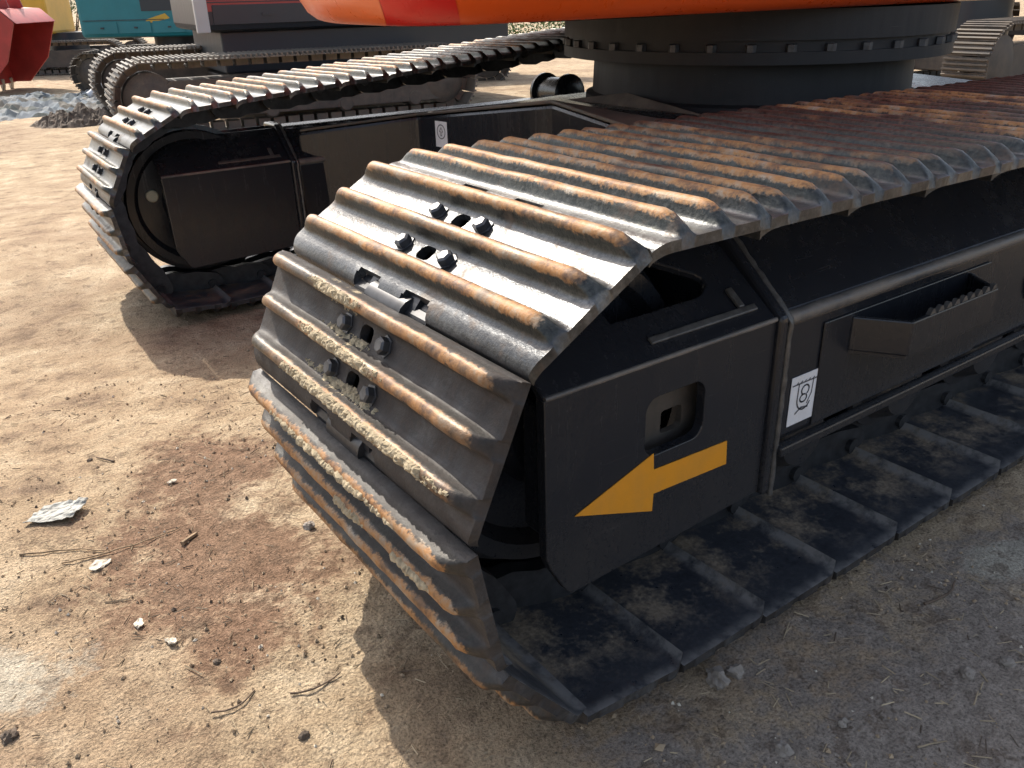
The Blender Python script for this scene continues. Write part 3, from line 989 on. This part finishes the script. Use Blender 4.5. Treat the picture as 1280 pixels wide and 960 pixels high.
def rock(name, mat, x, y, size, flat, seed, label, cat, sub=3, group=None):
    bm = bmesh.new(); bmesh.ops.create_icosphere(bm, subdivisions=sub, radius=1.0)
    off = Vector((seed * 3.1, seed * 1.7, 0.0))
    for v in bm.verts:
        p = v.co.normalized()
        d = 1 + .5 * noise.noise(p * 1.3 + off) + .3 * noise.noise(p * 2.6 + off) + .16 * noise.noise(p * 6 + off)
        v.co = Vector((p.x * d * size, p.y * d * size * .8, p.z * d * size * flat))
    me = bpy.data.meshes.new(name); bm.to_mesh(me); bm.free()
    me.materials.append(mat); me.shade_smooth(); me.set_sharp_from_angle(angle=R(28))
    o = link(name, me); o.location = (x, y, gz(x, y) + size * flat * .42); o.rotation_euler = (0, 0, seed * 1.3)
    return tag(o, label, cat, group)

rock('stone', M['stone'], .084, -.345, .019, .8, 1, 'larger grey stone touching the edge of the near track', 'stone')
rock('stone', M['stone'], .118, -.35, .013, .8, 2, 'smaller grey stone beside the larger one at the near track edge', 'stone')
rock('stone', M['stone'], .391, -.572, .012, .7, 3, 'small pale square-edged stone in the shaded soil at lower right', 'stone')
rock('stone', M['stone'], .462, -.597, .011, .7, 4, 'rightmost small pale stone on the shaded soil', 'stone')
rock('stone', M['stone'], .164, -.512, .008, .8, 5, 'tiny pale pebble below the near track on shaded soil', 'pebble')
rock('stone', M['stone'], .057, -.49, .012, .75, 6, 'brownish pebble in the shade near the bottom edge', 'pebble')
rock('soil_clod', M['darkclod'], -.474, -.055, .008, .7, 7, 'dark soil clod on sunlit ground at the bottom', 'clod')
rock('soil_clod', M['darkclod'], -.822, .20, .012, .7, 8, 'dark soil clod at the lower left corner', 'clod')
rock('soil_clod', M['darkclod'], -.527, .169, .007, .6, 9, 'dark crumbly clod in the middle of the reddish soil', 'clod')
rock('soil_clod', M['darkclod'], -.545, 1.048, .007, .6, 10, 'dark clod behind the crumpled film, left of the shadow', 'clod')
rock('stone', M['stone'], -.251, .434, .012, .75, 11, 'round olive pebble beside the lowest track shoe', 'pebble')
for i, (x, y, s_) in enumerate([(-.62, .571, .019), (-.605, .342, .011), (-.573, .262, .010), (-.42, .80, .010)]):
    bm = bmesh.new(); bmesh.ops.create_grid(bm, x_segments=5, y_segments=5, size=1.0)
    rr_ = random.Random(i)
    for v in bm.verts:
        a = math.atan2(v.co.y, v.co.x); l_ = min(1.0, v.co.length)
        v.co = Vector((math.cos(a) * l_ * s_ * (1 + .3 * math.sin(2 * a + i)), math.sin(a) * l_ * s_ * .7 * (1 + .25 * math.cos(3 * a)), .004 * noise.noise(Vector((v.co.x * 2, v.co.y * 2, i))) + .003))
    ex = bmesh.ops.extrude_face_region(bm, geom=bm.faces[:]); bmesh.ops.translate(bm, verts=[g for g in ex['geom'] if isinstance(g, bmesh.types.BMVert)], vec=(0, 0, .0022))
    bmesh.ops.recalc_face_normals(bm, faces=bm.faces)
    me = bpy.data.meshes.new('pale_chip'); bm.to_mesh(me); bm.free(); me.materials.append(M['chip'])
    o = link('pale_chip', me); o.location = (x, y, gz(x, y) + .0015); o.rotation_euler = (.1, .08, i * 1.1)
    tag(o, ['largest pale dry chip, just in front of the crumpled film', 'pale chip on the reddish soil nearest the bottom left', 'pale chip beside a dark clod on reddish soil', 'pale chip between the film and the track'][i], 'chip')

# crumpled film
bm = bmesh.new(); bmesh.ops.create_grid(bm, x_segments=26, y_segments=18, size=1.0)
for v in bm.verts:
    q = Vector((v.co.x * 1.6, v.co.y * 1.6, 3.0))
    z = .014 * abs(noise.noise(q * .8)) + .008 * abs(noise.noise(q * 1.7)) + .0012 * noise.noise(q * 6)
    k = 1 + .1 * noise.noise(q * .6 + Vector((5, 2, 1)))
    v.co = Vector((v.co.x * .046 * k + v.co.y * .010, v.co.y * .034 * k, z * .7 + .002))
ex = bmesh.ops.extrude_face_region(bm, geom=bm.faces[:]); bmesh.ops.translate(bm, verts=[g for g in ex['geom'] if isinstance(g, bmesh.types.BMVert)], vec=(0, 0, .0012))
bmesh.ops.recalc_face_normals(bm, faces=bm.faces)
me = bpy.data.meshes.new('plastic_film'); bm.to_mesh(me); bm.free(); me.materials.append(M['paper'])
o = link('plastic_film', me); o.location = (-.652, .815, gz(-.652, .815) + .003); o.rotation_euler = (.02, -.05, -.45)
tag(o, 'crumpled silvery plastic film lying on the dirt at left', 'plastic film')

def twig(name, mat, pts, r, label, cat='twig', lift=.004):
    b = MB(); P = []
    for _ in range(3):
        q_ = [pts[0]]
        for a_, c_ in zip(pts, pts[1:]):
            q_ += [(a_[0] * .75 + c_[0] * .25, a_[1] * .75 + c_[1] * .25), (a_[0] * .25 + c_[0] * .75, a_[1] * .25 + c_[1] * .75)]
        pts = q_ + [pts[-1]]
    n = 14; tot = len(pts) - 1
    for i in range(n):
        t = i / (n - 1) * tot; k = min(int(t), tot - 1); f = t - k
        x = pts[k][0] * (1 - f) + pts[k + 1][0] * f; y = pts[k][1] * (1 - f) + pts[k + 1][1] * f
        q = Vector((x * 30, y * 30, 1))
        P.append(Vector((x + .003 * noise.noise(q), y + .003 * noise.noise(q + Vector((9, 9, 9))), gz(x, y) + lift + .002 * noise.noise(q * 2))))
    b.tube(P, [r * (1 - .5 * i / n) for i in range(n)], 6)
    o = b.build(name, mat, None, 50)
    return tag(o, label, cat)
twig('bark_strip', M['wood'], [(-.475, .535), (-.44, .562)], .0055, 'short brown bark strip on the reddish soil', 'bark')
twig('twig', M['darktwig'], [(-.46, .03), (-.42, .015), (-.375, .03)], .0019, 'dark forked twig at the edge of the track shadow')
twig('twig', M['wood'], [(-.74, .70), (-.66, .665), (-.60, .61)], .0022, 'long thin pale twig just below the plastic film')
twig('twig', M['wood'], [(-.68, .62), (-.56, .59), (-.46, .60)], .0018, 'thin straight twig crossing the reddish soil')
twig('twig', M['darktwig'], [(-.50, 1.0), (-.53, 1.05)], .0026, 'short dark twig behind the plastic film')
twig('twig', M['darktwig'], [(.50, -.44), (.56, -.455), (.60, -.44)], .003, 'dark twig on shaded soil right of the track')
twig('straw_stem', M['straw'], [(.21, -.60), (.25, -.62)], .0016, 'pale straw stem at the bottom right corner', 'straw')
twig('straw_stem', M['straw'], [(.34, -.61), (.37, -.60)], .0015, 'pale straw stem beside the square-edged stone', 'straw')
twig('twig', M['darktwig'], [(-.57, .06), (-.53, .045), (-.50, .07)], .0017, 'crooked dark twig on sunlit soil at lower left')

# grit and straw nobody could count
def in_view(x, y):
    d = Vector((x, y, 0)) - cm.translation
    z = d.dot(cam_fwd)
    return z > .2
def scatter_grit(n, seed):
    r = random.Random(seed); b = MB()
    for _ in range(n):
        if r.random() < .75: x, y = r.uniform(-1.1, .7), r.uniform(-.95, 1.6)
        else: x, y = r.uniform(-1.6, 2.2), r.uniform(-1.0, 4.0)
        if noise.noise(Vector((x * 3, y * 3, 7))) < r.uniform(-.35, .55): continue
        s_ = r.choice((.0010, .0012, .0016, .002, .0026, .0036)) * r.uniform(.8, 1.3)
        if r.random() < .008: s_ *= 2
        z = gz(x, y) + s_ * .4
        k = len(b.v); rt = Matrix.Rotation(r.uniform(0, 6.28), 3, 'Z')
        for p in ((1, 0, 0), (-1, 0, 0), (0, 1, 0), (0, -1, 0), (0, 0, 1), (0, 0, -1)):
            b.v.append(rt @ (Vector(p) * s_ * r.uniform(.6, 1.35)) + Vector((x, y, z)))
        mi = r.choices((0, 1, 2), (.82, .06, .12))[0]
        for q in ((0, 2, 4), (2, 1, 4), (1, 3, 4), (3, 0, 4), (2, 0, 5), (1, 2, 5), (3, 1, 5), (0, 3, 5)):
            b.face([k + i for i in q], mi)
    o = b.build('soil_grit', [M['gravel'], M['darkclod'], M['chip']])
    tag(o, 'loose grit and crumbs of soil over the ground', 'grit', None, 'stuff')
scatter_grit(17000, 11)
def scatter_straw(n, seed):
    r = random.Random(seed); b = MB()
    for _ in range(n):
        if r.random() < .8: x, y = r.uniform(-1.1, .7), r.uniform(-.95, 1.6)
        else: x, y = r.uniform(-1.6, 2.0), r.uniform(-1.0, 3.4)
        if noise.noise(Vector((x * 2.4, y * 2.4, 3))) < r.uniform(-.5, .4): continue
        a = r.uniform(0, 6.28); l_ = r.uniform(.003, .013) * (1.8 if r.random() < .06 else 1); w_ = r.uniform(.0005, .0012)
        d = Vector((math.cos(a), math.sin(a), 0)) * l_; nn_ = Vector((-d.y, d.x, 0)).normalized() * w_
        c = Vector((x, y, gz(x, y) + .0018)); e1 = c - d + Vector((0, 0, r.uniform(-.001, .003))); e2 = c + d + Vector((0, 0, r.uniform(-.001, .003)))
        k = len(b.v); up = Vector((0, 0, w_ * 1.3))
        for p in (e1, e2):
            b.v += [p - nn_, p + nn_, p + up]
        mi = 0 if r.random() < .8 else 1
        for q in ((0, 1, 4, 3), (1, 2, 5, 4), (2, 0, 3, 5)): b.face([k + i for i in q], mi)
    o = b.build('straw_bits', [M['straw'], M['darktwig']])
    tag(o, 'scattered bits of straw and thin twigs on the dirt', 'straw', None, 'stuff')
scatter_straw(3600, 5)

# ------------------------------------------------------------------ yard behind
def paint(name, c, rough=.4): return mat_plain(name, c, rough, 0, .12, 2.0, .03)
M['bgtrack'] = mat_dusty_paint('dusty_old_track', (.06, .052, .047), (.22, .185, .14), .7, .6, 3.0, False, False)
M['bgdark'] = mat_dusty_paint('navy_body', (.022, .028, .036), (.10, .09, .08), .2, .4, 2.0)
M['bgred'] = paint('faded_red', (.30, .045, .04)); M['bgteal'] = paint('teal_body', (.012, .17, .20))
M['bgyellow'] = paint('yellow_body', (.58, .34, .035)); M['bgsilver'] = paint('silver_strut', (.42, .42, .42))
M['bucket'] = mat_plain('red_bucket_paint', (.36, .035, .03), .5, 0, .25, 2.5, .05)
M['tooth'] = mat_plain('worn_tooth', (.40, .36, .30), .5, .3, .3, 12, .1)
M['bgbrown'] = paint('red_brown_body', (.10, .035, .03)); M['glass'] = paint('dark_cab_glass', (.03, .04, .045), .12)

def stadium(L, r, n):
    per = 2 * L + 2 * math.pi * r; out = []
    for k in range(n):
        s_ = per * k / n
        if s_ < L: out.append((s_, 2 * r, 0, 1, 1, 0))
        elif s_ < L + math.pi * r:
            a = (s_ - L) / r; out.append((L + r * math.sin(a), r + r * math.cos(a), math.sin(a), math.cos(a), math.cos(a), -math.sin(a)))
        elif s_ < 2 * L + math.pi * r: out.append((2 * L + math.pi * r - s_, 0, 0, -1, -1, 0))
        else:
            a = (s_ - 2 * L - math.pi * r) / r; out.append((-r * math.sin(a), r - r * math.cos(a), -math.sin(a), -math.cos(a), -math.cos(a), math.sin(a)))
    return out

def yard_excavator(name, label, loc, yaw, L, th, gauge, sw, hz0, hz1, house, mats, stripe=None, decal=False):
    root = empty(name, loc, yaw); tag(root, label, 'excavator')
    r = th / 2 - .02
    n = int((2 * L + 2 * math.pi * r) / .155)
    for y in (-gauge / 2, gauge / 2):
        b = MB()
        for (x, z, nx, nz, tx, tz) in stadium(L, r, n):
            m = Matrix(((tx, 0, nx), (0, 1, 0), (tz, 0, nz))).to_4x4(); m.translation = Vector((x, y, z + .02))
            b.box((-.072, -sw / 2, -.012), (.072, sw / 2, 0.0), 0, m)
            for g in (-.05, .0, .05): b.box((g - .009, -sw / 2 + .005, .0006), (g + .009, sw / 2 - .005, .026), 0, m)
            b.box((-.06, -.09, -.085), (.06, .09, -.0126), 0, m)
        t_ = b.build('track_chain', M['bgtrack'], root); tag(t_, None, None, None, 'stuff')
        b = MB(); b.prism([(0.0, .16), (L, .16), (L, th * .55), (L * .85, th * .72), (.2, th * .72), (0.0, th * .55)], 1, y - sw * .3, y + sw * .3)
        b.build('side_frame', M['dusty'], root, None, .01)
        for x in (0.0, L):
            b = MB(); b.lathe([(-sw * .34, .02), (-sw * .34, r * .45), (-sw * .26, r * .72), (sw * .26, r * .72), (sw * .34, r * .45), (sw * .34, .02)], 'Y', (x, y, r + .02), 24)
            b.build('wheel', M['dusty'], root, 35)
    b = MB(); b.lathe([(th * .55, .45), (hz0 + .02, .45)], 'Z', (L * .5, 0, 0), 28); b.build('turntable', M['bgdark'], root, 40)
    b = MB(); b.box((L * .3, -gauge / 2 + .1, th * .3), (L * .7, gauge / 2 - .1, th * .62)); b.build('car_body', M['dusty'], root, None, .01)
    x0, x1, y0, y1 = house
    b = MB(); b.box((x0, y0, hz0), (x1, y1, hz1)); h = b.build('upper_body', M[mats], root, None, .07)
    b = MB(); b.box((x0 + .08, y0 - .012, hz0 + .28), (x1 - .5, y0 - .001, hz0 + .29)); b.build('panel_seam', M['bgdark'], h)
    b = MB(); b.box((x1 - 1.0, y1 - .95, hz1 + .002), (x1 - .05, y1 - .05, hz1 + 1.2)); b.build('cab', M['glass'], root, None, .06)
    for q in range(3):
        w_ = (x1 - x0 - .3) / 3; xa = x0 + .12 + q * (w_ + .02)
        b = MB(); b.box((xa, y0 - .014, hz0 + .07), (xa + w_ - .02, y0 - .0125 + .008, hz0 + .26)); b.build('door_panel', M[mats], h, None, .004)
        b = MB(); b.box((xa + w_ * .45, y0 - .03, hz0 + .15), (xa + w_ * .55, y0 - .0145, hz0 + .175)); b.build('door_latch', M['bgdark'], h)
    b = MB(); b.tube([(x0 + .2, y0 - .05, hz1 - .02), (x0 + .2, y0 - .05, hz1 + .25), (x1 - 1.2, y0 - .05, hz1 + .25), (x1 - 1.2, y0 - .05, hz1 - .02)], .014, 6); b.build('handrail', M['bgsilver'], h)
    for q in range(4):
        xx = .35 + q * (L - .7) / 3
        for y in (-gauge / 2, gauge / 2):
            b = MB(); b.lathe([(-sw * .31, .02), (-sw * .31, .07), (-sw * .27, .09), (sw * .27, .09), (sw * .31, .07), (sw * .31, .02)], 'Y', (xx, y, .20), 14); b.build('track_roller', M['dusty'], root, 35)
    if stripe:
        z0, z1, sm = stripe
        b = MB(); b.box((x0 + .06, y0 - .006, z0), (x1 - .06, y0 - .0015, z1)); b.build('stripe', M[sm], h)
    return root, h

def at_ground(x, y): return gz0(x, y) - .006

rt, h = yard_excavator('parked_excavator', 'navy excavator with a red stripe parked behind the far track', (1.62, 9.32, at_ground(1.6, 9.3)), -.13, 3.1, .74, 2.2, .62, .93, 1.75, (.7, 4.4, -.62, 1.35), 'bgdark', (1.13, 1.235, 'bgred'))
b = MB(); b.box((.9, -.45, .5), (4.4, 1.3, .932)); b.build('under_frame', M['bgdark'], rt, None, .02)
b = MB(); b.box((.62, -.78, .93), (.75, -.70, 1.25)); b.build('side_strut', M['bgsilver'], rt, None, .01)
rt2, h2 = yard_excavator('parked_excavator', 'teal excavator with a yellow flash standing behind the rubbish heap', (3.15, 17.0, at_ground(3.1, 17)), -.62, 2.5, .72, 1.9, .5, .92, 1.8, (-.15, 1.85, -.9, 1.0), 'bgteal')
b = MB(); b.plate([(.98, 1.13), (1.05, 1.21), (1.38, 1.30), (1.45, 1.22), (1.2, 1.17)], [], lambda p, d: (p[0], -.9016 + d - .004, p[1]), .003); b.build('yellow_flash', M['bgyellow'], h2)
b = MB(); b.box((.98, -.906, 1.34), (1.8, -.902, 1.74)); b.build('side_grille', M['bgdark'], h2)
yard_excavator('parked_excavator', 'yellow excavator in the distance between the red bucket and the teal excavator', (2.35, 23.4, at_ground(3, 22)), -.5, 2.4, .72, 1.9, .5, .85, 1.7, (.1, 1.15, -.8, .9), 'bgyellow')
rt3, h3 = yard_excavator('parked_excavator', 'dark excavator far behind the near track at the right edge', (9.1, 4.92, at_ground(9.1, 4.9)), -.05, 2.6, .86, 2.1, .5, 1.12, 1.9, (1.2, 3.6, -1.1, 1.1), 'bgdark')
for ch in rt3.children:
    if ch.name.startswith('track_chain'): ch.data.materials[0] = M['dusty']
yard_excavator('parked_excavator', 'rusty red excavator at the far right behind the dark one', (17.5, 7.2, at_ground(17, 7)), .3, 2.6, .8, 2.1, .5, .95, 1.8, (.3, 2.8, -1.0, 1.0), 'bgred')

yard_excavator('parked_excavator', 'dark red-brown excavator in the gap between navy excavator and slewing ring', (5.6, 13.4, at_ground(6, 13)), -.55, 2.8, .8, 2.0, .55, .95, 1.8, (.2, 3.0, -1.0, 1.0), 'bgbrown')

# red bucket resting on its teeth
def bucket():
    root = empty('excavator_bucket', (1.42, 18.3, at_ground(1.4, 18.3)), -.62)
    tag(root, 'red digging bucket standing on its teeth at the left edge', 'bucket')
    prof = []
    for k in range(13):
        a = R(-60 + 205 * k / 12); prof.append((.10 + .58 * math.cos(a) * -1, .86 + .62 * math.sin(a)))
    prof = [(-.28, .12)] + [(-.30 - .02 * math.sin(k), .2 + .1 * k) for k in range(4)] + [(-.34, .62), (-.30, .95), (-.12, 1.25), (.2, 1.45), (.55, 1.42), (.78, 1.2)]
    b = MB(); n = len(prof)
    for y in (-.72, .72):
        for d in (0, .03):
            for x, z in prof: b.v.append(Vector((x + d, y, z - d * .4)))
    for i in range(n - 1):
        b.face([i, i + 1, 2 * n + i + 1, 2 * n + i]); b.face([n + i, 3 * n + i, 3 * n + i + 1, n + i + 1])
    b.face([0, 2 * n, 3 * n, n]); b.face([n - 1, 2 * n - 1, 4 * n - 1, 3 * n - 1])
    b.build('shell', M['bucket'], root, 40)
    for y in (-.745, .7206):
        b = MB(); b.prism(prof + [(.5, .55), (.05, .12)], 1, y, y + .024); b.build('side_plate', M['bucket'], root)
    for k in range(5):
        y = -.6 + .3 * k
        b = MB(); b.prism([(-.31, .2), (-.25, .2), (-.25, .08), (-.272, .0), (-.295, .0), (-.31, .1)], 1, y - .05, y + .05); b.build('tooth', M['tooth'], root, None, .008)
    for y in (-.25, .23):
        b = MB(); b.prism([(.0, 1.36), (.5, 1.44), (.42, 1.78), (.18, 1.74)], 1, y, y + .04); b.build('lug', M['bucket'], root, None, .008)
bucket()

# rubbish heap, brush pile, pipe, shrubs
M['brush'] = mat_plain('brown_brush', (.13, .10, .075), .95, 0, .6, 14, .5)
def heap(name, label, cat, x, y, rx, ry, h, mats, seed, rough):
    bm = bmesh.new(); bmesh.ops.create_grid(bm, x_segments=60, y_segments=40, size=1.0)
    for v in bm.verts:
        d = v.co.length; q = Vector((v.co.x * 3, v.co.y * 3, seed))
        e = max(0, 1 - d * d * (.8 + .5 * noise.noise(q * .5)))
        z = e * h * (.6 + .7 * abs(noise.noise(q * 1.5))) + (rough * noise.noise(q * 4) + rough * .5 * noise.noise(q * 9)) * min(1, e * 3)
        v.co = Vector((v.co.x * rx, v.co.y * ry, z - .03))
    me = bpy.data.meshes.new(name); bm.to_mesh(me); bm.free()
    me.materials.append(mats); o = link(name, me); o.location = (x, y, at_ground(x, y))
    return tag(o, label, cat)
t = NT('rubbish_sheets'); v = t.coord(False)
vo = t.n('ShaderNodeTexVoronoi'); vo.inputs['Scale'].default_value = 3.2; t.l(v, vo.inputs['Vector'])
sp = t.n('ShaderNodeSeparateColor'); t.l(vo.outputs['Color'], sp.inputs[0])
t.set('Base Color', t.ramp(sp.outputs[0], [(0.1, (.06, .07, .065)), (0.3, (.14, .17, .20)), (0.5, (.15, .14, .12)), (0.68, (.08, .07, .055)), (.9, (.17, .175, .175))])); t.set('Roughness', .9)
heap('rubbish_heap', 'low heap of crumpled white and blue sheeting at far left', 'rubbish', .95, 13.2, 1.5, 1.9, .22, t.m, 3.0, .07)
heap('rubbish_heap', 'strip of grey and violet rubbish in front of the teal excavator', 'rubbish', 2.35, 14.6, 1.1, .9, .2, t.m, 8.0, .06)
heap('brush_pile', 'brown pile of brush beside the front of the navy excavator', 'brush', 1.15, 10.2, .55, .5, .22, M['brush'], 5.0, .035)
b = MB(); b.tube([(2.02, 14.2, at_ground(2, 14) + .1), (2.55, 14.3, at_ground(2.5, 14.3) + .42)], .05, 10)
o = b.build('white_pipe', M['white'], None, 40); tag(o, 'white pipe leaning on the rubbish at far left', 'pipe')

M['leaf'] = mat_plain('leaf_green', (.075, .13, .03), .6, 0, .5, 3.0, .0, False)
def shrub(x, y, rx, rz_, n, seed, label, group=None):
    root = empty('shrub', (x, y, at_ground(x, y))); tag(root, label, 'shrub', group)
    r = random.Random(seed); b = MB(); tw = MB()
    for k in range(7):
        a = r.uniform(0, 6.28); tw.tube([(0, 0, -.05), (math.cos(a) * rx * .3, math.sin(a) * rx * .3, rz_ * .5), (math.cos(a) * rx * .6, math.sin(a) * rx * .6, rz_ * 1.0)], [.03, .02, .01], 5)
    cl = [(Vector((r.gauss(0, .45) * rx, r.gauss(0, .45) * rx, rz_ * r.uniform(.25, 1.0))), r.uniform(.15, .3)) for _ in range(26)]
    for _ in range(n):
        c, s_ = r.choice(cl)
        p = c + Vector((r.gauss(0, s_), r.gauss(0, s_), r.gauss(0, s_ * .7))); p.z = max(.03, p.z)
        u_ = Vector((r.gauss(0, 1), r.gauss(0, 1), r.gauss(0, .6))).normalized() * r.uniform(.03, .06); w_ = u_.cross(Vector((r.gauss(0, 1), r.gauss(0, 1), r.gauss(0, 1)))).normalized() * .02
        k = len(b.v); b.v += [p - u_, p + w_, p + u_, p - w_]; b.face([k, k + 1, k + 2, k + 3])
    f_ = b.build('crown', M['leaf'], root); tag(f_, None, None, None, 'stuff'); tw.build('stems', M['darktwig'], root, 50)
shrub(12.6, 19.2, 1.6, .9, 2600, 1, 'green shrub seen in the gap under the orange body')
shrub(14.4, 18.0, 1.4, .8, 2200, 2, 'green shrub right of the first one in the gap under the orange body')
for i, (x, y) in enumerate([(-1.5, 34), (2.0, 35), (5.5, 34), (9, 36), (13, 34)]):
    shrub(x, y, 2.2, 2.2, 2600, 20 + i, ['dark shrub at the far left, behind the red bucket', 'dark shrub behind the yellow excavator', 'dark shrub behind the teal excavator', 'dark shrub behind the gap between teal and navy excavators', 'dark shrub behind the navy excavator'][i], 'far shrubs behind the yard')
